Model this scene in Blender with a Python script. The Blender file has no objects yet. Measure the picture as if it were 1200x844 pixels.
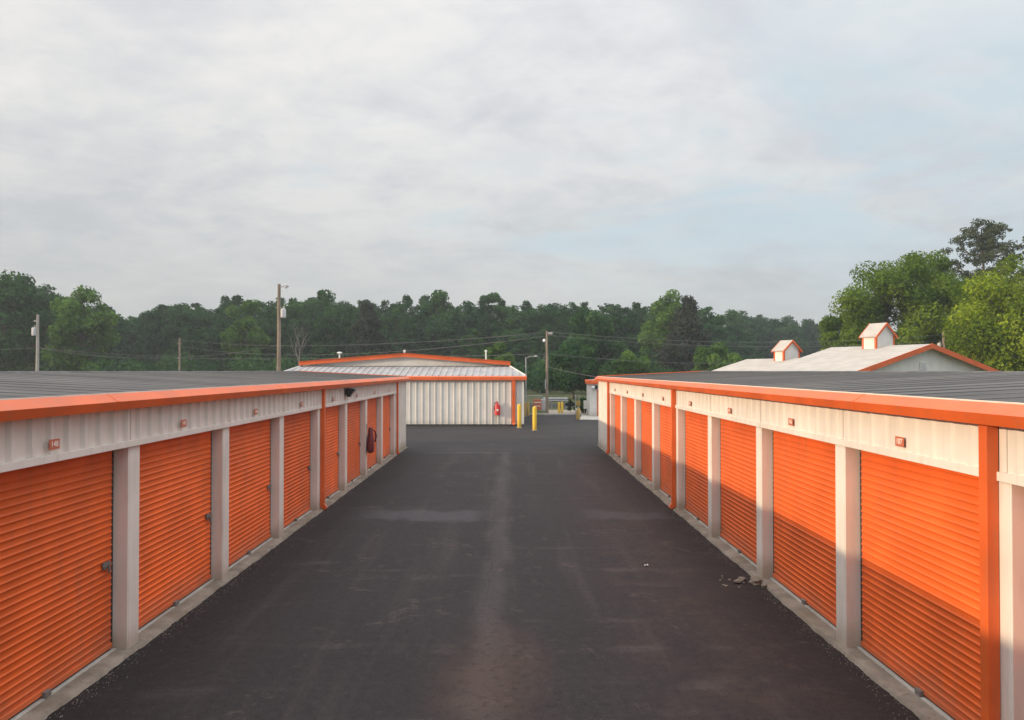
import bpy, bmesh, math, random
import numpy as np
from mathutils import Vector, Matrix
random.seed(7); RNG = np.random.default_rng(7)
S = bpy.context.scene
COL = S.collection
R = math.radians
F = 900.0; VX, VY = 597.0, 434.5; CH = 3.3

def at(px, py, Y):                                  # a point of the photograph at depth Y
    return Vector(((px - VX) / F * Y, Y, CH - (py - VY) / F * Y))

# ------------------------------------------------------------------ nodes
class NT:
    def __init__(s, tree): s.t = tree
    def n(s, typ, **kw):
        x = s.t.nodes.new(typ)
        for k, v in kw.items(): setattr(x, k, v)
        return x
    def put(s, sock, v):
        if isinstance(v, bpy.types.NodeSocket): s.t.links.new(v, sock)
        else: sock.default_value = v
    def m(s, op, a, b=None, c=None, clamp=False):
        x = s.n('ShaderNodeMath', operation=op, use_clamp=clamp)
        for i, v in enumerate((a, b, c)):
            if v is not None: s.put(x.inputs[i], v)
        return x.outputs[0]
    def mix(s, f, a, b, blend='MIX'):
        x = s.n('ShaderNodeMix', data_type='RGBA', blend_type=blend)
        s.put(x.inputs[0], f)
        for i, v in ((6, a), (7, b)):
            if not isinstance(v, bpy.types.NodeSocket): v = (*v, 1) if len(v) == 3 else v
            s.put(x.inputs[i], v)
        return x.outputs[2]
    def sm(s, v, lo, hi, a=0.0, b=1.0):
        x = s.n('ShaderNodeMapRange', interpolation_type='SMOOTHSTEP')
        s.put(x.inputs[0], v)
        for i, q in enumerate((lo, hi, a, b)): s.put(x.inputs[i + 1], q)
        return x.outputs[0]
    def noise(s, vec, scale, detail=4, rough=.55, sc=(1, 1, 1), dist=0.0):
        if sc != (1, 1, 1):
            mp = s.n('ShaderNodeMapping'); s.t.links.new(vec, mp.inputs[0]); mp.inputs['Scale'].default_value = sc
            vec = mp.outputs[0]
        x = s.n('ShaderNodeTexNoise')
        s.t.links.new(vec, x.inputs['Vector'])
        x.inputs['Scale'].default_value = scale; x.inputs['Detail'].default_value = detail
        x.inputs['Roughness'].default_value = rough; x.inputs['Distortion'].default_value = dist
        return x.outputs[0]
    def obj(s): return s.n('ShaderNodeTexCoord').outputs['Object']
    def pos(s): return s.n('ShaderNodeNewGeometry').outputs['Position']
    def xyz(s, v):
        x = s.n('ShaderNodeSeparateXYZ'); s.t.links.new(v, x.inputs[0]); return x.outputs
    def rnd(s): return s.n('ShaderNodeObjectInfo').outputs['Random']

def new_mat(name):
    m = bpy.data.materials.new(name); m.use_nodes = True
    nt = NT(m.node_tree); b = m.node_tree.nodes['Principled BSDF']
    return m, nt, b

def paint(name, col, rough=.45, var=.12, dirt=(.2, .17, .14), dirt_amt=.18, tint=0.0, spec=.4, streak=True, low=0.0):
    m, nt, b = new_mat(name)
    p = nt.pos()
    a = nt.noise(p, 1.3, 5)
    c = nt.mix(nt.sm(a, .3, .7), tuple(x * (1 - var) for x in col), tuple(min(1, x * (1 + var * .6)) for x in col))
    st = nt.noise(p, 3.0, 6, .6, (2.2, 2.2, .25) if streak else (1, 1, 1))
    c = nt.mix(nt.m('MULTIPLY', nt.sm(st, .5, .78), dirt_amt), c, dirt)
    if low:
        z = nt.xyz(p)[2]
        lw = nt.m('MULTIPLY', nt.sm(nt.m('ADD', z, nt.m('MULTIPLY', nt.noise(p, 2.2, 6), -.5)), -.25, .22, 1, 0), low)
        c = nt.mix(lw, c, dirt)
    if tint:
        t = nt.m('MULTIPLY_ADD', nt.rnd(), tint, 1 - tint / 2)
        x = nt.n('ShaderNodeVectorMath', operation='SCALE'); nt.put(x.inputs[0], c); nt.put(x.inputs['Scale'], t); c = x.outputs[0]
    nt.put(b.inputs['Base Color'], c)
    nt.put(b.inputs['Roughness'], nt.m('MULTIPLY_ADD', a, .25, rough - .1))
    b.inputs['Specular IOR Level'].default_value = spec
    bp = nt.n('ShaderNodeBump'); bp.inputs['Strength'].default_value = .06; bp.inputs['Distance'].default_value = .02
    nt.put(bp.inputs['Height'], nt.noise(p, 2.5, 3)); nt.put(b.inputs['Normal'], bp.outputs[0])
    return m

ORANGE = (.74, .130, .022)
M = {}
M['door'] = paint('orange_door_paint', ORANGE, .52, .14, (.34, .13, .07), .38, .22, .3, low=.6)
M['trim'] = paint('orange_trim_paint', (.66, .118, .022), .42, .14, (.34, .15, .09), .35, 0, .5)
M['white'] = paint('off_white_panel', (.70, .655, .60), .5, .07, (.34, .28, .21), .36, 0, .35, low=.85)
M['white2'] = paint('pale_panel', (.68, .665, .63), .5, .08, (.36, .33, .28), .25, 0, .35, low=.4)
M['whiteroof'] = paint('white_metal_roof', (.36, .355, .35), .5, .15, (.30, .29, .28), .4, 0, .4, False)
M['shingle'] = paint('pale_roofing', (.42, .40, .37), .85, .10, (.33, .31, .28), .3, 0, .2, False)
M['dark'] = paint('dark_steel', (.035, .033, .032), .6, .1, (.06, .05, .04), .2)
M['black'] = paint('black_housing', (.02, .02, .022), .5, .1, (.05, .05, .05), .2)
M['steel'] = paint('galvanised_steel', (.36, .37, .38), .42, .15, (.2, .19, .18), .3)
M['steel'].node_tree.nodes['Principled BSDF'].inputs['Metallic'].default_value = .5
M['oldsteel'] = paint('tarnished_steel', (.16, .15, .14), .5, .2, (.10, .08, .06), .4)
M['grey'] = paint('grey_cabinet_paint', (.48, .48, .50), .5, .08, (.25, .24, .22), .3)
M['yellow'] = paint('yellow_bollard_paint', (.74, .47, .035), .5, .1, (.25, .18, .08), .35, .1, low=.4)
M['oldyellow'] = paint('worn_yellow_paint', (.42, .28, .08), .6, .2, (.16, .11, .07), .6)
M['maroon'] = paint('maroon_vinyl', (.16, .022, .028), .45, .2, (.08, .02, .02), .4, 0, .5)
M['red'] = paint('red_enamel', (.55, .03, .03), .35, .1, (.25, .03, .03), .2)
M['signface'] = paint('sign_orange', (.52, .15, .085), .5, .1, (.35, .12, .08), .3)
M['pale'] = paint('pale_lettering', (.85, .74, .66), .5, .05, (.6, .5, .45), .2)
M['wood'] = paint('weathered_pole_wood', (.25, .20, .155), .85, .2, (.12, .10, .08), .5)
M['wire'] = paint('wire_grey', (.16, .16, .16), .6, .1)
M['glass'] = paint('lamp_lens', (.75, .76, .76), .2, .02, (.5, .5, .5), .1)
M['paper'] = paint('litter_paper', (.8, .8, .78), .7, .02)

def roof_metal():
    m, nt, b = new_mat('weathered_grey_roof')
    p = nt.pos()
    s1 = nt.noise(p, 1.0, 7, .65, (.22, 2.6, 1)); s2 = nt.noise(p, .5, 5, .6)
    c = nt.mix(nt.sm(s1, .32, .68), (.058, .057, .056), (.125, .122, .119))
    c = nt.mix(nt.m('MULTIPLY', nt.sm(s2, .45, .75), .5), c, (.17, .15, .13))
    nt.put(b.inputs['Base Color'], c); b.inputs['Roughness'].default_value = .75
    b.inputs['Specular IOR Level'].default_value = .2
    bp = nt.n('ShaderNodeBump'); bp.inputs['Strength'].default_value = .2; bp.inputs['Distance'].default_value = .02
    nt.put(bp.inputs['Height'], s1); nt.put(b.inputs['Normal'], bp.outputs[0])
    return m
M['roof'] = roof_metal()

def concrete(name, c0, c1, sc=2.0):
    m, nt, b = new_mat(name); p = nt.pos()
    a = nt.noise(p, sc, 8, .65); d = nt.noise(p, 14, 5, .7); e = nt.noise(p, .7, 5, .6)
    c = nt.mix(nt.sm(a, .3, .7), c0, c1)
    c = nt.mix(nt.m('MULTIPLY', nt.sm(d, .55, .75), .6), c, tuple(x * .45 for x in c0))
    c = nt.mix(nt.m('MULTIPLY', nt.sm(e, .5, .72), .55), c, (.15, .105, .065))
    nt.put(b.inputs['Base Color'], c); b.inputs['Roughness'].default_value = .9
    b.inputs['Specular IOR Level'].default_value = .15
    bp = nt.n('ShaderNodeBump'); bp.inputs['Strength'].default_value = .5; bp.inputs['Distance'].default_value = .02
    nt.put(bp.inputs['Height'], d); nt.put(b.inputs['Normal'], bp.outputs[0])
    return m
M['sill'] = concrete('old_concrete', (.17, .145, .115), (.30, .265, .22))
M['apron'] = concrete('pale_concrete', (.36, .345, .31), (.46, .44, .40))
M['gravel'] = concrete('pale_gravel', (.26, .22, .17), (.38, .33, .27))

def asphalt():
    m, nt, b = new_mat('worn_asphalt'); p = nt.pos()
    x, y, z = nt.xyz(p)
    big = nt.noise(p, .35, 6, .6); mid = nt.noise(p, 1.6, 7, .65); fine = nt.noise(p, 55, 4, .7)
    strk = nt.noise(p, 1.0, 6, .6, (2.0, .12, 1)); cross = nt.noise(p, 1.0, 6, .6, (.22, 1.7, 1))
    wx = nt.m('MULTIPLY_ADD', nt.m('SUBTRACT', nt.noise(p, .6, 4), .5), .55, x)
    c = nt.mix(nt.sm(big, .3, .7), (.026, .0245, .026), (.044, .041, .043))
    # brownish dust on the right hand half, darker sealed strips along the sills
    br = nt.m('MULTIPLY', nt.sm(wx, .6, 2.6), nt.sm(mid, .3, .72))
    near = nt.sm(y, 12, 33, 1, .25)
    c = nt.mix(nt.m('MULTIPLY', nt.m('MULTIPLY', br, near), .75), c, (.082, .058, .046))
    c = nt.mix(nt.m('MULTIPLY', nt.sm(strk, .50, .70), .36), c, (.105, .092, .084))
    c = nt.mix(nt.m('MULTIPLY', nt.m('MULTIPLY', nt.sm(cross, .53, .70), nt.sm(mid, .4, .65)), .65), c, (.12, .107, .098))
    edge = nt.m('MULTIPLY', nt.sm(nt.m('ABSOLUTE', nt.m('ADD', wx, .25)), 2.7, 3.9), nt.sm(y, 31, 33, .75, 0))
    c = nt.mix(nt.m('MULTIPLY', edge, .8), c, (.022, .020, .021))
    # lighter worn seam down the middle where water runs
    seam = nt.sm(nt.m('ABSOLUTE', nt.m('ADD', wx, nt.m('MULTIPLY_ADD', y, -.004, .30))), .05, .36, 1, 0)
    seam = nt.m('MULTIPLY', seam, nt.m('MULTIPLY', nt.sm(y, 29, 33, 1, 0), nt.sm(strk, .3, .6, .45, 1)))
    c = nt.mix(nt.m('MULTIPLY', seam, .5), c, (.15, .135, .128))
    sx = nt.m('ABSOLUTE', nt.m('ADD', x, .13)); hair = nt.m('MULTIPLY', nt.sm(nt.m('ABSOLUTE', nt.m('ADD', nt.m('MULTIPLY_ADD', nt.noise(p, 1.5, 5), .25, x), .22)), .0, .02, 1, 0), nt.sm(y, 10, 12))
    c = nt.mix(nt.m('MULTIPLY', hair, .45), c, (.02, .02, .02))
    # rusty silt stain in the foreground
    d = nt.m('SQRT', nt.m('ADD', nt.m('POWER', nt.m('MULTIPLY', nt.m('ADD', wx, .2), 1.15), 2), nt.m('POWER', nt.m('MULTIPLY', nt.m('SUBTRACT', y, 8.3), .42), 2)))
    c = nt.mix(nt.m('MULTIPLY', nt.m('MULTIPLY', nt.sm(d, .1, 1.05, 1, 0), nt.sm(mid, .25, .7, .35, 1)), .66), c, (.140, .092, .064))
    # dried puddle band across the lane, left and right of the middle
    wy = nt.m('MULTIPLY_ADD', nt.m('SUBTRACT', nt.noise(p, .8, 5), .5), 1.6, y)
    pu = nt.m('MULTIPLY', nt.sm(nt.m('ABSOLUTE', nt.m('SUBTRACT', wy, 17.6)), .25, .75, 1, 0),
              nt.m('MAXIMUM', nt.m('MULTIPLY', nt.sm(x, -3.9, -2.6), nt.sm(x, -1.0, -.3, 1, 0)), nt.m('MULTIPLY', nt.sm(x, 1.4, 2.2), nt.sm(x, 3.3, 3.8, .7, 0))))
    c = nt.mix(nt.m('MULTIPLY', pu, .45), c, (.16, .165, .18))
    # joint with the older, greyer cross drive
    old = nt.sm(nt.m('MULTIPLY_ADD', nt.noise(p, .5, 4), 1.2, y), 31.2, 32.6)
    c = nt.mix(nt.m('MULTIPLY', old, .75), c, nt.mix(nt.sm(cross, .35, .65), (.036, .037, .039), (.058, .059, .062)))
    jn = nt.m('MULTIPLY', nt.sm(nt.m('ABSOLUTE', nt.m('SUBTRACT', nt.m('MULTIPLY_ADD', nt.noise(p, 1.1, 4), .9, y), 31.4)), .03, .22, 1, 0), nt.sm(x, -3.6, -3) )
    jn = nt.m('MULTIPLY', jn, nt.sm(x, -.6, .4, 1, .1))
    c = nt.mix(nt.m('MULTIPLY', jn, .6), c, (.2, .19, .175))
    # cracks and aggregate
    vo = nt.n('ShaderNodeTexVoronoi', feature='DISTANCE_TO_EDGE'); vo.inputs['Scale'].default_value = .33
    wv = nt.n('ShaderNodeVectorMath', operation='ADD'); nt.put(wv.inputs[0], p)
    sc = nt.n('ShaderNodeVectorMath', operation='SCALE'); sc.inputs['Scale'].default_value = .9
    nn = nt.n('ShaderNodeTexNoise'); nn.inputs['Scale'].default_value = 1.1; nn.inputs['Detail'].default_value = 6; nt.put(nn.inputs['Vector'], p)
    nt.put(sc.inputs[0], nn.outputs['Color']); nt.put(wv.inputs[1], sc.outputs[0]); nt.put(vo.inputs['Vector'], wv.outputs[0])
    ck = nt.m('MULTIPLY', nt.sm(vo.outputs['Distance'], .002, .012, 1, 0), nt.sm(nt.noise(p, .3, 3), .48, .62))
    c = nt.mix(nt.m('MULTIPLY', ck, .55), c, (.022, .02, .02))
    gr = nt.noise(p, 9, 7, .72)
    c = nt.mix(nt.m('MULTIPLY', nt.sm(gr, .5, .7), .5), c, (.075, .068, .065)); c = nt.mix(nt.m('MULTIPLY', nt.sm(gr, .5, .32), .55), c, (.016, .015, .015))
    pt = nt.noise(p, .9, 8, .7, (1, 1, 1), 1.2)
    c = nt.mix(nt.m('MULTIPLY', nt.sm(pt, .56, .66), nt.m('MULTIPLY', nt.sm(gr, .4, .6), .55)), c, (.15, .125, .108))
    dr = nt.n('ShaderNodeTexVoronoi'); dr.inputs['Scale'].default_value = 1.7; nt.put(dr.inputs['Vector'], p)
    c = nt.mix(nt.m('MULTIPLY', nt.sm(dr.outputs['Distance'], .03, .10, 1, 0), nt.m('MULTIPLY', nt.sm(nt.noise(p, .5, 2), .5, .6), .6)), c, (.012, .011, .011))
    sp = nt.noise(p, 70, 2, .5)
    c = nt.mix(nt.m('MULTIPLY', nt.sm(sp, .58, .75), .6), c, (.17, .16, .15))
    c = nt.mix(nt.m('MULTIPLY', nt.sm(fine, .5, .72), .4), c, (.025, .024, .024))
    vs = nt.n('ShaderNodeVectorMath', operation='MULTIPLY'); nt.put(vs.inputs[0], c); vs.inputs[1].default_value = (.57, .518, .518)
    nt.put(b.inputs['Base Color'], vs.outputs[0])
    nt.put(b.inputs['Roughness'], nt.m('MULTIPLY_ADD', big, .3, .66)); b.inputs['Specular IOR Level'].default_value = .22
    bp = nt.n('ShaderNodeBump'); bp.inputs['Strength'].default_value = .45; bp.inputs['Distance'].default_value = .012
    nt.put(bp.inputs['Height'], nt.m('ADD', fine, nt.m('MULTIPLY', mid, 1.5))); nt.put(b.inputs['Normal'], bp.outputs[0])
    return m
M['asphalt'] = asphalt()

def ground_mat():
    m, nt, b = new_mat('rough_grass'); p = nt.pos()
    c = nt.mix(nt.sm(nt.noise(p, .25, 8, .65), .35, .65), (.045, .06, .022), (.10, .105, .045))
    c = nt.mix(nt.sm(nt.noise(p, .06, 5), .55, .7), c, (.13, .10, .06))
    nt.put(b.inputs['Base Color'], c); b.inputs['Roughness'].default_value = 1; b.inputs['Specular IOR Level'].default_value = .1
    return m
M['grass'] = ground_mat()

def leaf_mat(name, c0, c1, c2, trans=.35):
    m = bpy.data.materials.new(name); m.use_nodes = True
    t = m.node_tree; t.nodes.clear(); nt = NT(t)
    at_ = nt.n('ShaderNodeAttribute', attribute_name='tint'); f = at_.outputs['Fac']
    x = nt.n('ShaderNodeTexCoord').outputs['Object']
    nz = nt.noise(x, 2.5, 3)
    v = nt.m('ADD', f, nt.m('MULTIPLY', nt.m('SUBTRACT', nz, .5), .5))
    c = nt.mix(nt.sm(v, .0, .55), c0, c1); c = nt.mix(nt.sm(v, .55, 1.0), c, c2)
    d = nt.n('ShaderNodeBsdfDiffuse'); tr = nt.n('ShaderNodeBsdfTranslucent'); mx = nt.n('ShaderNodeMixShader'); o = nt.n('ShaderNodeOutputMaterial')
    nt.put(d.inputs[0], c); nt.put(tr.inputs[0], c); mx.inputs[0].default_value = trans
    nt.put(mx.inputs[1], d.outputs[0]); nt.put(mx.inputs[2], tr.outputs[0]); nt.put(o.inputs[0], mx.outputs[0])
    return m
M['leaf_wood'] = leaf_mat('wood_foliage', (.018, .054, .020), (.038, .098, .032), (.075, .160, .042))
M['leaf_light'] = leaf_mat('light_green_foliage', (.05, .11, .020), (.09, .18, .034), (.15, .25, .05))
M['leaf_yellow'] = leaf_mat('yellow_green_foliage', (.085, .14, .014), (.19, .27, .022), (.36, .43, .035), .42)
M['leaf_oak'] = leaf_mat('oak_foliage', (.055, .105, .016), (.115, .19, .026), (.20, .275, .036))
M['needle'] = leaf_mat('pine_needles', (.050, .066, .036), (.075, .094, .048), (.105, .125, .062), .3)
M['darkneedle'] = leaf_mat('dark_conifer_needles', (.028, .036, .028), (.040, .050, .034), (.055, .068, .042), .2)
M['bark'] = paint('tree_bark', (.12, .095, .075), .9, .3, (.05, .04, .03), .6)
M['greywood'] = paint('silvered_pole_wood', (.36, .34, .31), .85, .15, (.2, .18, .16), .4)
M['deadbark'] = paint('bleached_bark', (.20, .19, .175), .9, .2, (.15, .14, .13), .5)

# ------------------------------------------------------------------ mesh building
class MB:
    def __init__(s): s.v = []; s.f = []
    def quad(s, a, b, c, d):
        i = len(s.v); s.v += [tuple(a), tuple(b), tuple(c), tuple(d)]; s.f.append((i, i + 1, i + 2, i + 3))
    def poly(s, pts):
        i = len(s.v); s.v += [tuple(p) for p in pts]; s.f.append(tuple(range(i, i + len(pts))))
    def box(s, x0, x1, y0, y1, z0, z1):
        i = len(s.v)
        s.v += [(x, y, z) for z in (z0, z1) for y in (y0, y1) for x in (x0, x1)]
        s.f += [tuple(i + k for k in q) for q in ((0, 2, 3, 1), (4, 5, 7, 6), (0, 1, 5, 4), (2, 6, 7, 3), (0, 4, 6, 2), (1, 3, 7, 5))]
    def prism(s, prof, fn, t0, t1):                 # closed profile swept from t0 to t1: fn(p, t) -> point
        i = len(s.v); n = len(prof)
        for t in (t0, t1): s.v += [tuple(fn(p, t)) for p in prof]
        for k in range(n):
            k2 = (k + 1) % n; s.f.append((i + k, i + k2, i + n + k2, i + n + k))
        s.f.append(tuple(i + k for k in range(n - 1, -1, -1))); s.f.append(tuple(i + n + k for k in range(n)))
    def sheet(s, rows):                             # grid of points
        i = len(s.v); n = len(rows[0])
        for r in rows: s.v += [tuple(p) for p in r]
        for a in range(len(rows) - 1):
            for b in range(n - 1):
                s.f.append((i + a * n + b, i + a * n + b + 1, i + (a + 1) * n + b + 1, i + (a + 1) * n + b))
    def tube(s, pts, rads, seg=8, cap=True):
        pts = [Vector(p) for p in pts]; i = len(s.v); n = len(pts)
        if not hasattr(rads, '__len__'): rads = [rads] * n
        for k, p in enumerate(pts):
            d = (pts[min(k + 1, n - 1)] - pts[max(k - 1, 0)]).normalized()
            u = d.cross(Vector((0, 0, 1)) if abs(d.z) < .95 else Vector((1, 0, 0))).normalized(); w = u.cross(d)
            for q in range(seg):
                a = 2 * math.pi * q / seg; s.v.append(tuple(p + (u * math.cos(a) + w * math.sin(a)) * rads[k]))
        for k in range(n - 1):
            for q in range(seg):
                q2 = (q + 1) % seg; s.f.append((i + k * seg + q, i + k * seg + q2, i + (k + 1) * seg + q2, i + (k + 1) * seg + q))
        if cap:
            s.f.append(tuple(i + q for q in range(seg - 1, -1, -1))); s.f.append(tuple(i + (n - 1) * seg + q for q in range(seg)))
    def lathe(s, c, prof, seg=16):                  # prof: (radius, z)
        i = len(s.v); n = len(prof)
        for r, z in prof:
            for q in range(seg):
                a = 2 * math.pi * q / seg; s.v.append((c[0] + r * math.cos(a), c[1] + r * math.sin(a), c[2] + z))
        for k in range(n - 1):
            for q in range(seg):
                q2 = (q + 1) % seg; s.f.append((i + k * seg + q, i + k * seg + q2, i + (k + 1) * seg + q2, i + (k + 1) * seg + q))
        s.f.append(tuple(i + q for q in range(seg - 1, -1, -1))); s.f.append(tuple(i + (n - 1) * seg + q for q in range(seg)))

def tag(o, label=None, cat=None, group=None, kind=None):
    if label: o['label'] = label
    if cat: o['category'] = cat
    if group: o['group'] = group
    if kind: o['kind'] = kind
    return o
def thing(name, label, cat, loc=(0, 0, 0), rz=0, group=None):
    o = bpy.data.objects.new(name, None); COL.objects.link(o); o.empty_display_size = .2
    o.location = loc; o.rotation_euler = (0, 0, rz)
    return tag(o, label, cat, group)
def worldloc(o):
    v = Vector(o.location)
    while o.parent: o = o.parent; v = v + Vector(o.location)
    return v
def obj(name, mb, mat, parent=None, smooth=False, bevel=0, local=False, loc=None, fix=True):
    """one mesh object; verts are world coordinates unless local"""
    me = bpy.data.meshes.new(name)
    off = Vector((0, 0, 0))
    if not local:
        if parent is not None: off = worldloc(parent)
        elif loc is not None: off = Vector(loc)
    me.from_pydata([(v[0] - off.x, v[1] - off.y, v[2] - off.z) for v in mb.v], [], mb.f)
    if fix or bevel:
        bm = bmesh.new(); bm.from_mesh(me)
        bmesh.ops.recalc_face_normals(bm, faces=bm.faces)
        bm.to_mesh(me); bm.free()
    if smooth:
        for p in me.polygons: p.use_smooth = True
    me.materials.append(M[mat] if isinstance(mat, str) else mat)
    o = bpy.data.objects.new(name, me); COL.objects.link(o)
    if parent is not None: o.parent = parent
    elif loc is not None: o.location = loc
    if bevel:
        b = o.modifiers.new('bevel', 'BEVEL'); b.width = bevel; b.segments = 2; b.limit_method = 'ANGLE'
    if smooth == 'auto':
        me.set_sharp_from_angle(angle=R(35))
    return o
def kids(o): return [c for c in bpy.data.objects if c.parent == o]
def copy_tree(o, parent=None, off=None):
    c = o.copy(); COL.objects.link(c)
    if parent is not None: c.parent = parent
    if off is not None: c.location = Vector(o.location) + Vector(off)
    for ch in kids(o): copy_tree(ch, c)
    return c

def text_mesh(txt, size, ex=.0015):
    cu = bpy.data.curves.new('txt', 'FONT'); cu.body = txt; cu.size = size; cu.extrude = ex
    cu.align_x = 'CENTER'; cu.align_y = 'CENTER'; cu.offset = .001
    o = bpy.data.objects.new('txt', cu); COL.objects.link(o)
    bpy.context.view_layer.update()
    me = bpy.data.meshes.new_from_object(o.evaluated_get(bpy.context.evaluated_depsgraph_get()))
    bpy.data.objects.remove(o); bpy.data.curves.remove(cu)
    return me

# ------------------------------------------------------------------ storage rows beside the lane
HB, HT = 2.41, 2.93                                   # header bottom and top
def rib_profile(u0, u1, pitch, depth, base=.10, top=.045):
    pts = [(u0, 0)]; u = u0 + pitch / 2
    while u + base / 2 < u1:
        pts += [(u - base / 2, 0), (u - top / 2, depth), (u + top / 2, depth), (u + base / 2, 0)]; u += pitch
    pts.append((u1, 0)); return pts

def storage_row(X0, sg, first, pitch, k0, k1, yend, ridge, label, spouts, ystart):
    """X0: wall plane, sg: +1 when the wall looks to +X"""
    root = thing('storage_building', label, 'storage building', (X0, ystart, 0))
    W = lambda u, out, z: (X0 + sg * out, u, z)
    def bx(mb, o0, o1, u0, u1, z0, z1):
        a, b = sorted((X0 + sg * o0, X0 + sg * o1)); mb.box(a, b, u0, u1, z0, z1)
    piers = [first + pitch * k for k in range(k0, k1 + 1)]; PW = .28; RC = .17
    # header: ribbed sheet with a flat trim along its foot
    RD = .042 if sg > 0 else .022
    mb = MB(); cuts = [ystart] + [p + .065 for p in piers[:-1]] + [piers[-1] + PW]; pr = []
    for a, b in zip(cuts[:-1], cuts[1:]): n_ = max(1, round((b - a) / .297)); pr += rib_profile(a, b, (b - a) / n_, RD)
    mb.sheet([[W(u, o, HB + .07) for u, o in pr], [W(u, o, HT) for u, o in pr]])
    hd = obj('header', mb, 'white', root, fix=False)
    mb = MB(); bx(mb, -RC, RD + .004, ystart, piers[-1] + PW, HB, HB + .075)
    obj('header_trim', mb, 'white', root, bevel=.004)
    for p in piers:
        mb = MB(); bx(mb, .002, .010, p + .04, p + .09, HB + .078, HT); obj('seam_cover', mb, 'white', root)
    # end wall piece past the last door: ribbed sheet
    mb = MB(); pr = rib_profile(piers[-1] + PW, yend, .297, .026)
    mb.sheet([[W(u, o, .06) for u, o in pr], [W(u, o, HT) for u, o in pr]])
    obj('wall', mb, 'white', root, fix=False)
    mb = MB(); bx(mb, -.01, .034, yend - .09, yend + .005, .05, HT); obj('corner_trim', mb, 'white', root)
    mb = MB(); bx(mb, -.01, .036, piers[-1] + PW, piers[-1] + PW + .06, .05, HT); obj('corner_trim', mb, 'white', root)
    # closed back and ends
    mb = MB(); far = ridge * 2 - X0
    mb.box(min(far, far + sg * .1), max(far, far + sg * .1), ystart, yend, .02, HT)
    obj('wall', mb, 'white', root)
    xa, xb = sorted((X0 - sg * .26, far))
    mb = MB()
    mb.box(xa + .12, xb - .12, yend - .12, yend - .02, .02, HT + .02); obj('wall', mb, 'white', root); mb = MB(); mb.box(xa + .12, xb - .12, ystart, ystart + .1, .02, HT + .02)
    obj('wall', mb, 'white', root)
    # piers
    mb = MB(); u = piers[0]
    bx(mb, -.27, 0, u, u + PW, .0, HB - .001); bx(mb, -.05, .006, u + .02, u + PW - .02, .004, HB - .004)
    p0 = obj('pier', mb, 'white', root, bevel=.006)
    for p in piers[1:]: copy_tree(p0, root, (0, p - u, 0))
    # doors
    d0 = None
    for a, b in zip(piers[:-1], piers[1:]):
        ua, ub = a + PW, b
        if d0 is None:
            mb = MB(); rows = []; cor = .077; z = .135; k = 0; SH = [(0, 0), (.30, .06), (.56, 0), (.62, .2), (.70, .9), (.77, 1), (.84, .9), (.93, .2)]
            while z < HB + .05:
                t, o = SH[k % 8]; o *= .0112; z = .135 + (k // 8 + t) * cor
                rows.append([W(ua + .05, -RC + o, z), W(ub - .05, -RC + o, z)]); k += 1
            mb.sheet(rows)
            d0 = obj('door', mb, 'door', root, smooth=True, fix=False); du = ua
            mb = MB(); bx(mb, -RC - .02, -RC + .022, ua + .045, ub - .045, .085, .14); obj('bottom_bar', mb, 'door', d0, bevel=.004)
            mb = MB(); bx(mb, -RC - .02, -RC + .005, ua + .05, ub - .05, .055, .085); obj('bottom_seal', mb, 'black', d0)
            lu = ub - .2 if sg > 0 else ua + .2
            mb = MB(); bx(mb, -RC + .012, -RC + .03, lu - .07, lu + .07, 1.03, 1.11); bx(mb, -RC + .03, -RC + .042, lu - .09, lu + .11, 1.06, 1.08)
            bx(mb, -RC + .03, -RC + .05, lu + .02, lu + .05, .98, 1.05)
            obj('latch', mb, 'oldsteel', d0, bevel=.003)
            mc = (ua + ub) / 2
            mb = MB(); bx(mb, -RC + .02, -RC + .06, mc - .05, mc + .05, .06, .12); obj('door_stop', mb, 'oldsteel', d0, bevel=.004)
            for q in (ua + .002, ub - .062):
                mb = MB(); bx(mb, -.25, -.1715, q, q + .06, .04, HB - .002); obj('door_guide', mb, 'dark', d0)
            mb = MB(); bx(mb, -.205, -.118, ua + .004, ub - .004, .02, .062); obj('threshold', mb, 'apron', d0, bevel=.006)
        else:
            copy_tree(d0, root, (0, ua - du, 0))
    # added dark sheet behind the doors so that no light leaks past the curtains
    mb = MB(); bx(mb, -.30, -.26, ystart + .1, piers[-1] + PW, .03, HB); obj('light_blocker', mb, 'dark', root)
    # concrete sill
    mb = MB(); us = [ystart + i * .05 for i in range(int((yend - ystart) / .05) + 2)]
    rr = random.Random(3 + int(X0))
    e = [.082 + rr.uniform(-.008, .008) + .007 * math.sin(i * .071) + .006 * math.sin(i * .23 + 1) + .005 * math.sin(i * .61) for i in range(len(us))]
    rows = [[W(u, -.30, .05) for u in us], [W(u, -.01, .045) for u in us], [W(u, e[i] - .02, .035) for i, u in enumerate(us)], [W(u, e[i], .0) for i, u in enumerate(us)]]
    mb.sheet(rows); obj('sill', mb, 'sill', root, fix=False)
    # gutter
    prof = [(-.02, HT + .09), (.045, HT + .115), (.075, HT + .112), (.20, HT + .03), (.172, HT - .062), (.15, HT - .065), (.0, HT - .03)]
    mb = MB(); mb.prism(prof, lambda p, t: W(t, p[0], p[1]), ystart - .1, yend + .12)
    obj('gutter', mb, 'trim', root)
    y = ystart + 2.4
    while y < yend:
        mb = MB(); mb.prism([(q[0] + (.003 if q[0] > .1 else 0), q[1] + (.003 if q[1] > HT else -.003)) for q in prof], lambda p, t: W(t, p[0], p[1]), y, y + .05)
        obj('gutter_joint', mb, 'trim', root); y += 6.1
    # roof with standing ribs
    zr = 3.272; ze = HT + .112; re = sg * .05
    mb = MB()
    xr = ridge; xe = X0 + re; xf = far - re
    A = Vector((xe, 0, ze)); B = Vector((xr, 0, zr)); C = Vector((xf, 0, ze))
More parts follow.
